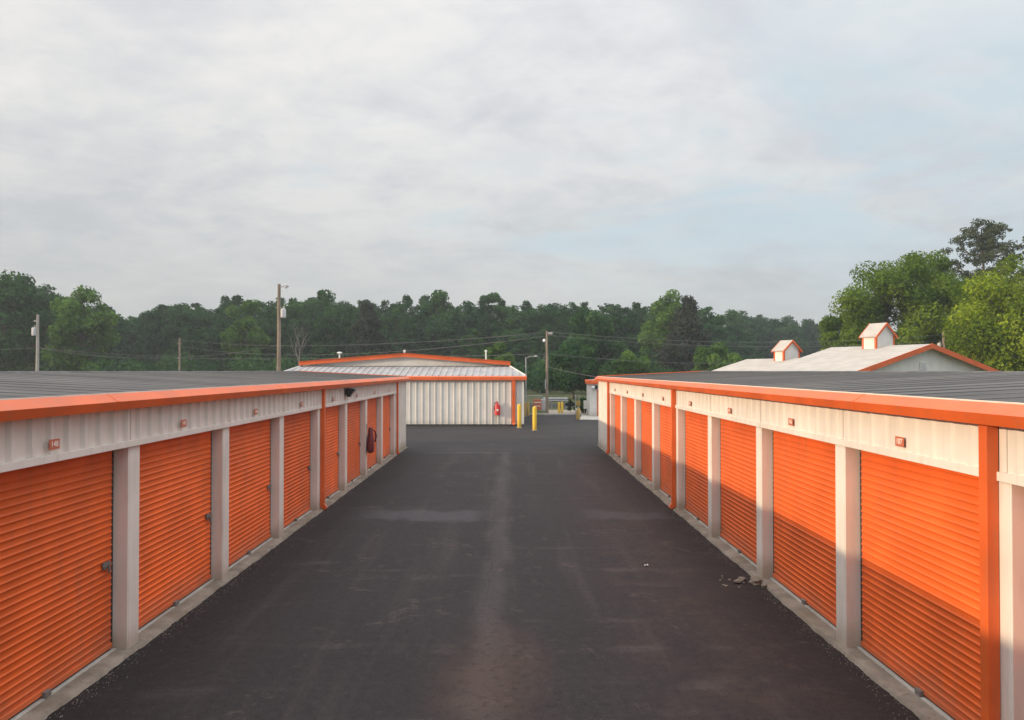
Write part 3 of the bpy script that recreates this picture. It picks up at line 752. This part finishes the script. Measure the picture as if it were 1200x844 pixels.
wire(at(641, 415, 60), at(211, 420, 110), .2, .016, 'lowest wire running left from the gate pole')
wire(at(641, 429.5, 60), Vector((XR + .1, 33.6, 2.98)), .05, .013, 'service wire dropping from the gate pole to the right row')
wire(at(45, 407.5, 62), at(211, 417, 110), .25, .018, 'wire running right from the far left transformer pole')
wire(at(-80, 410, 62), at(45, 407.5, 62), .12, .018, 'wire coming in from the left edge to the transformer pole')
wire(at(45, 407.5, 62), at(327, 405, 58), .9, .014, 'wire strung between the transformer pole and the tallest pole')

# ------------------------------------------------------------------ small debris
rr = random.Random(31); mb = MB()
for i in range(2400):
    y = 5.5 + 28 * rr.random() ** 1.4
    d_ = abs(rr.gauss(0, .10)) + .01
    x = (XL + .085 + d_) if rr.random() < .5 else (XR - .085 - d_)
    r_ = rr.uniform(.003, .009); a = rr.uniform(0, 6.28); k = []
    for q in range(3): k.append((x + r_ * math.cos(a + q * 2.1), y + r_ * math.sin(a + q * 2.1) * 1.3, 0))
    t_ = (x + rr.uniform(-.3, .3) * r_, y, r_ * rr.uniform(.5, 1.1)); n_ = len(mb.v); mb.v += k + [t_]; mb.f += [(n_, n_ + 1, n_ + 3), (n_ + 1, n_ + 2, n_ + 3), (n_ + 2, n_, n_ + 3)]
tag(obj('grit', mb, 'sill', None, fix=False), 'loose grit gathered along the concrete sills of both rows', 'grit', kind='stuff')
def chunk(x, y, s, seed, label):
    rr = random.Random(seed); bm = bmesh.new(); bmesh.ops.create_icosphere(bm, subdivisions=1 if s[0] < .08 else 2, radius=1)
    for v in bm.verts: v.co = Vector([math.copysign(abs(q) ** .7, q) for q in v.co]) * rr.uniform(.68, 1.12)
    for v in bm.verts: v.co = Vector((v.co.x * s[0], v.co.y * s[1], max(v.co.z, -.3) * s[2]))
    me = bpy.data.meshes.new('concrete_chunk'); bm.to_mesh(me); bm.free(); me.materials.append(M['sill'])
    o = bpy.data.objects.new('concrete_chunk', me); COL.objects.link(o); o.location = (x, y, .3 * s[2] + .004); o.rotation_euler = (0, 0, rr.uniform(0, 6))
    tag(o, label, 'rubble', 'broken concrete at the pier foot')
chunk(3.82, 11.95, (.13, .10, .07), 1, 'largest broken concrete lump at the foot of the second right pier')
chunk(3.66, 12.12, (.07, .06, .05), 2, 'middle-sized concrete lump beside the largest one at the right pier')
chunk(3.56, 12.0, (.09, .05, .04), 3, 'flat concrete fragment farthest from the right pier')
chunk(3.86, 11.70, (.06, .05, .05), 4, 'smallest concrete fragment, on the camera side of the right pier')
rr = random.Random(8)
for i in range(9): chunk(3.72 + rr.uniform(-.45, .12), 12.0 + rr.uniform(-.4, .35), (rr.uniform(.015, .035),) * 2 + (rr.uniform(.012, .025),), 20 + i, 'small concrete crumb scattered around the broken lumps at the right pier')
mb = MB(); c = at(757, 663, 13.0); 
mb.sheet([[(c.x - .03, 13.0, .012), (c.x, 12.97, .03), (c.x + .035, 13.0, .01)], [(c.x - .025, 13.04, .02), (c.x, 13.03, .012), (c.x + .03, 13.05, .03)]])
tag(obj('paper_scrap', mb, 'paper', None, loc=(c.x, 13, 0)), 'tiny white scrap of litter on the right half of the lane', 'litter')

# ------------------------------------------------------------------ ground
def flat(name, pts, z, mat, label=None):
    mb = MB(); mb.poly([(x, y, z) for x, y in pts]); o = obj(name, mb, mat, None, fix=False); o['kind'] = 'structure'; return o
flat('ground', [(-600, -600), (600, -600), (600, 600), (-600, 600)], -.008, 'grass')
flat('pavement', [(-16, -6), (16, -6), (16, 57.2), (-24, 57.2), (-24, 34)], -.002, 'asphalt')
flat('apron', [(4.7, 51.6), (16, 51.6), (16, 57), (5.35, 57)], .006, 'apron')
flat('path', [(3.2, 57.5), (7.5, 57.5), (7.0, 65), (2.9, 65)], .0, 'gravel')
mb = MB(); mb.box(-3, 5.3, 57.2, 57.4, -.01, .12); o = obj('kerb', mb, 'apron', None, bevel=.02); o['kind'] = 'structure'
flat('road', [(-120, 69.5), (120, 69.5), (120, 76.5), (-120, 76.5)], .002, 'asphalt')

# ------------------------------------------------------------------ trees
def leaves(centers, radii, n, size, rng, flat_=.8, up=.35):
    """scatter leaf tufts in clumps: returns verts (4n,3), tint (4n)"""
    K = len(centers); w = radii ** 2; idx = rng.choice(K, n, p=w / w.sum())
    d = rng.normal(size=(n, 3)); d /= np.linalg.norm(d, axis=1)[:, None]
    rad = rng.random(n) ** .45
    off = d * rad[:, None] * radii[idx][:, None]; off[:, 2] *= flat_
    c = centers[idx] + off
    nrm = d * .7 + rng.normal(size=(n, 3)) * .6; nrm[:, 2] += up; nrm /= np.linalg.norm(nrm, axis=1)[:, None]
    t = rng.normal(size=(n, 3)); u = np.cross(nrm, t); u /= np.linalg.norm(u, axis=1)[:, None]; v = np.cross(nrm, u)
    s = size * rng.uniform(.55, 1.25, n)[:, None]; a = rng.uniform(.45, .8, n)[:, None]
    q = np.stack([c - u * s * .5, c + v * s * a * .5 + u * s * .12 + nrm * s * .08, c + u * s * .55, c - v * s * a * .5 + u * s * rng.uniform(-.1, .2, n)[:, None]], 1)
    ct = rng.uniform(0, 1, K) * .7
    tint = np.clip(ct[idx] + rng.normal(size=n) * .14 + .12 , 0, 1)
    return q.reshape(-1, 3), np.repeat(tint, 4)

def crown_clumps(kind, h, r, base, K, rng):
    c = []; rad = []
    fine = kind.endswith('_fine'); kind = kind.replace('_fine', ''); fs = .58 if fine else 1.0
    for i in range(K):
        if kind == 'broad':
            u = rng.uniform(-1, 1); a = rng.uniform(0, 2 * math.pi); q = math.sqrt(1 - u * u)
            f = rng.uniform(.45, .98)
            zc = base + (h - base) * .5; zz = u * f
            wid = 1.0 if zz < 0 else 1 - .25 * zz
            c.append((q * math.cos(a) * f * r * wid * .86, q * math.sin(a) * f * r * wid * .86, zc + zz * (h - base) * .46)); rad.append(r * rng.uniform(.20, .36) * fs)
        elif kind == 'conifer':
            t = (i + rng.random()) / K; z = base + (h - base) * t; w = r * (1 - t) ** .75 * rng.uniform(.5, 1.0); a = rng.uniform(0, 2 * math.pi)
            c.append((math.cos(a) * w, math.sin(a) * w, z)); rad.append(r * (.34 - .18 * t) * (.75 if fine else 1))
        elif kind == 'pine':
            t = rng.random(); z = base + (h - base) * (.35 + .6 * t); w = r * math.sqrt(max(.02, 1 - (t * 1.4 - .45) ** 2)) * rng.uniform(.05, 1); a = rng.uniform(0, 2 * math.pi)
            c.append((math.cos(a) * w, math.sin(a) * w, z + .1 * r * rng.normal())); rad.append(r * rng.uniform(.07, .17))
    return np.array(c), np.array(rad)

def tree_data(kind, h, r, base, K, n, size, seed):
    rng = np.random.default_rng(seed); rr = random.Random(seed)
    c, rad = crown_clumps(kind, h, r, base, K, rng)
    v, t = leaves(c, rad, n, size, rng, .62 if kind == 'pine' else .8)
    mb = MB(); lean = [rr.uniform(-.02, .02) * h for _ in range(2)]
    ht = h * (.72 if kind == 'broad' else .95); tr = h * .017
    pts = [(lean[0] * (z / h) ** 2 * 2, lean[1] * (z / h) ** 2 * 2, z) for z in np.linspace(0, ht, 7)]
    kind = kind.replace('_fine', '')
    mb.tube(pts, [tr * (1.25 if i == 0 else 1 - .8 * i / 6) for i in range(7)], 7)
    for i in rng.choice(len(c), min(len(c), 26), replace=False):
        e = c[i]; z0 = max(base * .8, min(ht * .95, e[2] - .45 * math.hypot(e[0], e[1]) - .3)); s = np.array([lean[0] * (z0 / h) ** 2 * 2, lean[1] * (z0 / h) ** 2 * 2, z0])
        m_ = (s + e) / 2 + np.array([0, 0, -.04 * h * rr.random()])
        mb.tube([s, m_, e], [tr * .42, tr * .28, tr * .1], 5, False)
    return v, t, mb
def leaf_mesh(name, v, t, mat):
    n = len(v) // 4; me = bpy.data.meshes.new(name)
    me.vertices.add(len(v)); me.vertices.foreach_set('co', v.astype(np.float32).ravel())
    me.loops.add(4 * n); me.loops.foreach_set('vertex_index', np.arange(4 * n, dtype=np.int32))
    me.polygons.add(n); me.polygons.foreach_set('loop_start', np.arange(0, 4 * n, 4, dtype=np.int32)); me.polygons.foreach_set('loop_total', np.full(n, 4, dtype=np.int32))
    at_ = me.attributes.new('tint', 'FLOAT', 'POINT'); at_.data.foreach_set('value', t.astype(np.float32))
    me.update(calc_edges=True); me.materials.append(M[mat]); return me
def tree(label, loc, kind, h, r, base, K, n, size, seed, mat, bark='bark', name='tree', cat='tree', group=None, squash=(1, 1)):
    t = thing(name, label, cat, loc, 0, group)
    v, tt, mb = tree_data(kind, h, r, base, K, n, size, seed)
    v[:, 2] *= np.clip(1 + (h / np.percentile(v[:, 2], 99.8) - 1) * v[:, 2] / h, .8, 1.3)
    v[:, 0] *= squash[0]; v[:, 1] *= squash[1]
    o = bpy.data.objects.new('crown', leaf_mesh('crown', v, tt, mat)); COL.objects.link(o); o.parent = t
    obj('trunk', mb, bark, t, smooth=True, local=True, fix=False)
    return t
def tree_px(label, px, pyt, Y, r, kind, base, K, n, size, seed, mat, name='broadleaf_tree', **kw):
    p = at(px, pyt, Y); return tree(label, (p.x, Y, 0), kind, p.z, r, base, K, n, size, seed, mat, name=name, **kw)

# right hand cluster behind the office
tree_px('big round green tree left-most of the group behind the cupola building', 1042, 302, 76, 6.3, 'broad', .4, 74, 50000, .27, 11, 'leaf_oak')
tree_px('narrow green tree with a pointed top in the middle of the right group', 1094, 294, 79, 3.9, 'broad', .8, 50, 28000, .27, 12, 'leaf_oak')
tree_px('tall pine with an open dark flat-layered crown at the right', 1158, 257, 92, 5.3, 'pine', 8.0, 150, 15000, .26, 13, 'needle', name='pine_tree')
tree_px('bright yellow-green tree at the right edge, closest of the group', 1178, 308, 64, 5.3, 'broad', .3, 70, 46000, .25, 14, 'leaf_yellow')
tree_px('yellow-green tree half out of the right edge of the photo', 1250, 290, 62, 5.2, 'broad', .8, 54, 30000, .25, 15, 'leaf_yellow')
tree_px('low dark green tree filling the gap under the right group', 1112, 322, 73, 4.8, 'broad', .3, 50, 30000, .27, 16, 'leaf_oak')
tree_px('small round green tree at the left foot of the right group', 990, 362, 82, 3.3, 'broad', .2, 34, 18000, .27, 17, 'leaf_oak')
tree_px('dark pine branch tips at the top right edge of the photo', 1232, 252, 88, 4.0, 'pine', 8, 80, 8000, .26, 18, 'needle', name='pine_tree')

# trees one can tell apart along the edge of the wood
specs = [
 ('tall dark tree at the far left edge of the photo', 6, 321, 112, 6.5, 'broad', 1.0, 50, 13000, .55, 21, 'leaf_wood'),
 ('dark tree with a ragged top behind the transformer pole', 40, 323, 118, 4.2, 'broad', 4, 34, 8000, .5, 22, 'leaf_wood'),
 ('broad rounded green tree just right of the transformer pole', 96, 337, 112, 5.2, 'broad', 1.0, 48, 13000, .5, 23, 'leaf_light'),
 ('slim light green tree left of the tallest pole', 288, 352, 126, 4.2, 'broad', .5, 40, 11000, .5, 24, 'leaf_light'),
 ('leafy green tree right of the bare tree', 392, 343, 132, 4.6, 'broad', 1, 40, 10000, .5, 25, 'leaf_wood'),
 ('dark conifer beyond the left end of the stepped roof', 430, 356, 124, 5.2, 'conifer', 1, 60, 11000, .5, 26, 'darkneedle'),
 ('tall round-topped tree above the peak of the stepped roof', 512, 341, 146, 5.0, 'broad', 1, 42, 10000, .55, 27, 'leaf_wood'),
 ('tree with a small round head above the right end of the stepped roof', 575, 344, 148, 3.6, 'broad', 2, 34, 8000, .55, 28, 'leaf_wood'),
 ('pale green round shrub behind the vent pipe of the end building', 583, 402, 96, 2.5, 'broad', .1, 30, 8000, .4, 29, 'leaf_light'),
 ('green tree with a flat spreading head right of the gate pole', 690, 366, 110, 5.4, 'broad', 1, 46, 12000, .5, 30, 'leaf_wood'),
 ('tall light green tree beside the darkest conifer', 782, 341, 128, 4.6, 'broad', 1, 46, 12000, .5, 31, 'leaf_light'),
 ('darkest broad conifer standing out of the wood, left of the cupolas', 806, 349, 122, 6.2, 'conifer', .6, 80, 15000, .5, 32, 'darkneedle'),
 ('low bright green tree just above the far corner of the right row', 742, 412, 92, 2.9, 'broad', .1, 32, 9000, .4, 33, 'leaf_light'),
 ('mid green tree low in the wood left of the small cupola', 838, 402, 100, 3.4, 'broad', .1, 36, 9000, .42, 34, 'leaf_light'),
 ('bright green tree hugging the foot of the gate pole at its right', 672, 398, 90, 3.6, 'broad', .2, 36, 9500, .42, 35, 'leaf_wood'),
]
for sp in specs:
    nm = 'shrub' if 'shrub' in sp[0] else 'conifer_tree' if sp[5] == 'conifer' else 'broadleaf_tree'
    tree_px(*sp[:5], *sp[5:], name=nm, cat='shrub' if nm == 'shrub' else 'tree')

# bare pale tree
def bare():
    p = at(350, 352, 110); t = thing('bare_tree', 'pale leafless tree right of the tallest pole', 'tree', (p.x, 110, 0))
    rr = random.Random(4); mb = MB()
    def br(a, d, L, r, lv):
        b = a + d * L; mid = a + d * L * .5 + Vector((rr.uniform(-.05, .05), rr.uniform(-.05, .05), 0)) * L
        mb.tube([a, mid, b], [r, r * .8, r * .55], 5, False)
        if lv:
            for k in range(3 if lv > 1 else 2):
                e = Vector((rr.uniform(-.75, .75), rr.uniform(-.5, .5), rr.uniform(.25, .8))); br(a.lerp(b, rr.uniform(.55, 1)), (d + e).normalized(), L * rr.uniform(.55, .8), r * .55, lv - 1)
    br(Vector((0, 0, 0)), Vector((.02, 0, 1)), 4.4, .11, 4)
    obj('trunk', mb, 'deadbark', t, smooth=True, local=True, fix=False)
bare()

# the wood itself: one far mass
PROF = [(-400, 318), (-60, 320), (0, 324), (40, 326), (60, 344), (110, 346), (140, 364), (160, 357), (200, 350), (250, 351), (300, 347), (340, 341), (370, 340), (400, 344), (450, 347), (500, 345), (560, 347), (590, 352), (625, 354), (650, 348), (700, 349), (760, 347), (800, 352), (830, 354), (860, 356), (885, 360), (905, 365), (930, 369), (950, 367), (970, 364), (990, 367), (1050, 372), (1300, 380), (1700, 380)]
px_, py_ = zip(*PROF)
var = [tree_data(k + '_fine', 1.0, rr_, b_, 110, 10000, .026, 100 + i)[0:2] for i, (k, rr_, b_) in enumerate([('broad', .28, .02), ('broad', .25, .05), ('broad', .32, .02), ('conifer', .30, .02), ('broad', .24, .1), ('broad', .30, .04), ('broad', .34, .02)])]
VV = []; TT = []; tk = MB(); rr = random.Random(99); rg = np.random.default_rng(99)
for row, (Yr, n0, stp) in enumerate(((136, -230, 44), (145, -240, 36), (153, -250, 34), (164, -250, 30))):
    px = n0
    while px < (1240 if row else 1080):
        Y = Yr + rr.uniform(-4, 4)
        if px > 830 and row: Y += 70 * min(1, (px - 830) / 60)
        if px > 860 and row == 0: break
        ytop = np.interp(px, px_, py_) + rr.uniform(-2, 6) + (10 if row == 0 else 0)
        if row == 0: ytop += rr.uniform(0, 26)
        p = at(px, ytop, Y); i = rr.randrange(len(var)); v, t = var[i]
        a = rr.uniform(0, 6.28); ca, sa = math.cos(a), math.sin(a); w = v * p.z
        k = rr.uniform(1.05, 1.45); w2 = np.stack([(w[:, 0] * ca - w[:, 1] * sa) * k + p.x, (w[:, 0] * sa + w[:, 1] * ca) * k + Y, w[:, 2]], 1)
        VV.append(w2); TT.append(np.clip(t * .8 + rr.uniform(-.15, .3) - (.15 if i == 3 else 0), 0, 1))
        tk.tube([(p.x, Y, 0), (p.x + rr.uniform(-.3, .3), Y, p.z * .8)], [.2, .06], 5, False)
        px += stp * rr.uniform(.75, 1.25)
wd = bpy.data.objects.new('wood', leaf_mesh('wood', np.concatenate(VV), np.concatenate(TT), 'leaf_wood')); COL.objects.link(wd)
tag(wd, 'dense dark green wood closing the view behind the storage yard', 'wood', kind='stuff')
tw = obj('wood_trunks', tk, 'bark', None, smooth=True, fix=False); tag(tw, 'trunks standing in the dense wood behind the yard', 'wood', kind='stuff')
# undergrowth at the foot of the wood
rg = np.random.default_rng(5); K = 620
cx = rg.uniform(-150, 130, K); cy = 112 + rg.uniform(-8, 22, K) + np.where(cx > 40, 14, 0); cz = rg.uniform(.2, 4.6, K)
v, t = leaves(np.stack([cx, cy, cz], 1), rg.uniform(1.2, 2.6, K), 90000, .55, rg)
ug = bpy.data.objects.new('undergrowth', leaf_mesh('undergrowth', v, t, 'leaf_wood')); COL.objects.link(ug)
tag(ug, 'tangled green undergrowth along the foot of the wood', 'undergrowth', kind='stuff')
# dark shrub by the gate
p = at(683, 476, 60)
tree('dark green shrub between the keypad and the small far building', (p.x, 60, 0), 'broad', 1.2, .8, .05, 16, 2600, .14, 61, 'leaf_wood', name='shrub', cat='shrub')
p = at(668.5, 476, 61)
tree('reddish low shrub right of the entrance bollards', (p.x, 61, 0), 'broad', .95, .45, .05, 12, 1400, .12, 62, 'darkneedle', name='shrub', cat='shrub')

# ------------------------------------------------------------------ haze
mb = MB(); mb.box(-620, 620, -620, 620, -1.0, 24)
hz = bpy.data.meshes.new('haze'); hz.from_pydata(mb.v, [], mb.f)
mh = bpy.data.materials.new('haze_air'); mh.use_nodes = True; mh.node_tree.nodes.clear(); nt = NT(mh.node_tree)
vol = nt.n('ShaderNodeVolumePrincipled'); vol.inputs['Color'].default_value = (.86, .94, 1, 1); vol.inputs['Density'].default_value = .0005; vol.inputs['Anisotropy'].default_value = .2
oo = nt.n('ShaderNodeOutputMaterial'); nt.put(oo.inputs['Volume'], vol.outputs[0])
hz.materials.append(mh); ho = bpy.data.objects.new('haze', hz); COL.objects.link(ho); ho['kind'] = 'stuff'; ho['label'] = 'thin pale morning haze over the yard'; ho['category'] = 'haze'

# ------------------------------------------------------------------ light
SD = Vector((-1, -.30, .228)).normalized()
elev = math.asin(SD.z); rot = math.atan2(SD.x, SD.y)
sl = bpy.data.lights.new('sun', 'SUN'); sl.energy = 3.65; sl.angle = R(.9); sl.color = (1, .76, .50)
so = bpy.data.objects.new('sun', sl); COL.objects.link(so); so.rotation_euler = (-SD).to_track_quat('-Z', 'Y').to_euler()
w = bpy.data.worlds.new('World'); S.world = w; w.use_nodes = True
t = w.node_tree; nt = NT(t); bg = t.nodes['Background']; bg.inputs['Strength'].default_value = .1
sky = nt.n('ShaderNodeTexSky'); sky.sky_type = 'NISHITA'; sky.sun_disc = False; sky.sun_elevation = elev; sky.sun_rotation = rot % (2 * math.pi)
sky.air_density = 1.2; sky.dust_density = 2.0
d = nt.n('ShaderNodeTexCoord').outputs['Generated']; x, y, z = nt.xyz(d)
zz = nt.m('MAXIMUM', z, 0.0); den = nt.m('ADD', zz, .24)
cv = nt.n('ShaderNodeCombineXYZ'); nt.put(cv.inputs[0], nt.m('DIVIDE', x, den)); nt.put(cv.inputs[1], nt.m('DIVIDE', y, den)); cv.inputs[2].default_value = 1.7
V_ = cv.outputs[0]
big = nt.noise(V_, .9, 6, .55, (1, 1.15, 1), .5); sml = nt.noise(V_, 3.8, 8, .58, (1, 1.1, 1), .4); tin = nt.noise(V_, 9.0, 6, .6, (1, 1.1, 1), .3)
mixn = nt.m('ADD', nt.m('ADD', nt.m('MULTIPLY', big, .46), nt.m('MULTIPLY', sml, .38)), nt.m('MULTIPLY', tin, .16))
g = nt.n('ShaderNodeValToRGB'); cr = g.color_ramp; nt.put(g.inputs[0], zz)
cr.elements[0].position = 0; cr.elements[0].color = (.50, .525, .54, 1); cr.elements[1].position = 1; cr.elements[1].color = (1.0, 1.0, 1.02, 1)
for pos_, c_ in ((.06, (.535, .56, .575, 1)), (.16, (.62, .64, .66, 1)), (.30, (.74, .75, .765, 1)), (.45, (.80, .805, .82, 1))):
    e = cr.elements.new(pos_); e.color = c_
lowz = nt.sm(zz, .03, .2, .25, 1)
mixn = nt.m('MULTIPLY_ADD', nt.m('SUBTRACT', mixn, .5), lowz, .5)
hi = nt.mix(nt.sm(mixn, .38, .62), (.85, .866, .90), (1.11, 1.09, 1.06))
cl = nt.mix(1.0, g.outputs[0], hi, 'MULTIPLY')
bn = nt.m('ADD', nt.m('MULTIPLY', nt.noise(V_, 1.5, 6, .55, (1, 1.2, 1), .6), .7), nt.m('MULTIPLY', sml, .3))
blue = nt.m('MULTIPLY', nt.sm(nt.m('ADD', bn, nt.m('MULTIPLY', x, .26)), .50, .68), nt.m('MULTIPLY', nt.sm(zz, .04, .2), nt.sm(zz, .28, .42, 1, .45)))
cl = nt.mix(nt.m('MULTIPLY', blue, .75), cl, (.53, .655, .735))
warm = nt.sm(x, -.7, .3, 1, 0)
cl = nt.mix(1.0, cl, nt.mix(warm, (1, 1, 1), (1.02, 1.0, .975)), 'MULTIPLY')
# overhead sky, out of the frame, brightened to fill the shaded sides
ov = nt.sm(zz, .46, .85, 1.0, 2.6)
vs = nt.n('ShaderNodeVectorMath', operation='SCALE'); nt.put(vs.inputs[0], cl); nt.put(vs.inputs['Scale'], nt.m('MULTIPLY', ov, 11.0))
fin = nt.mix(.90, sky.outputs[0], vs.outputs[0])
nt.put(bg.inputs['Color'], fin)

# ------------------------------------------------------------------ camera
cd = bpy.data.cameras.new('camera'); cd.sensor_width = 36; cd.lens = F / 1200 * 36; cd.clip_end = 3000; cd.clip_start = .05
co = bpy.data.objects.new('camera', cd); COL.objects.link(co); co.location = (0, 0, CH)
co.rotation_euler = (R(90) + math.atan((VY - 422) / F), 0, -math.atan((600 - VX) / F))
S.camera = co
S.render.resolution_x = 1024; S.render.resolution_y = 720
S.view_settings.view_transform = 'Standard'; S.view_settings.look = 'None'; S.view_settings.gamma = 1; S.view_settings.exposure = 0
S.view_settings.use_curve_mapping = False
S.render.engine = 'CYCLES'
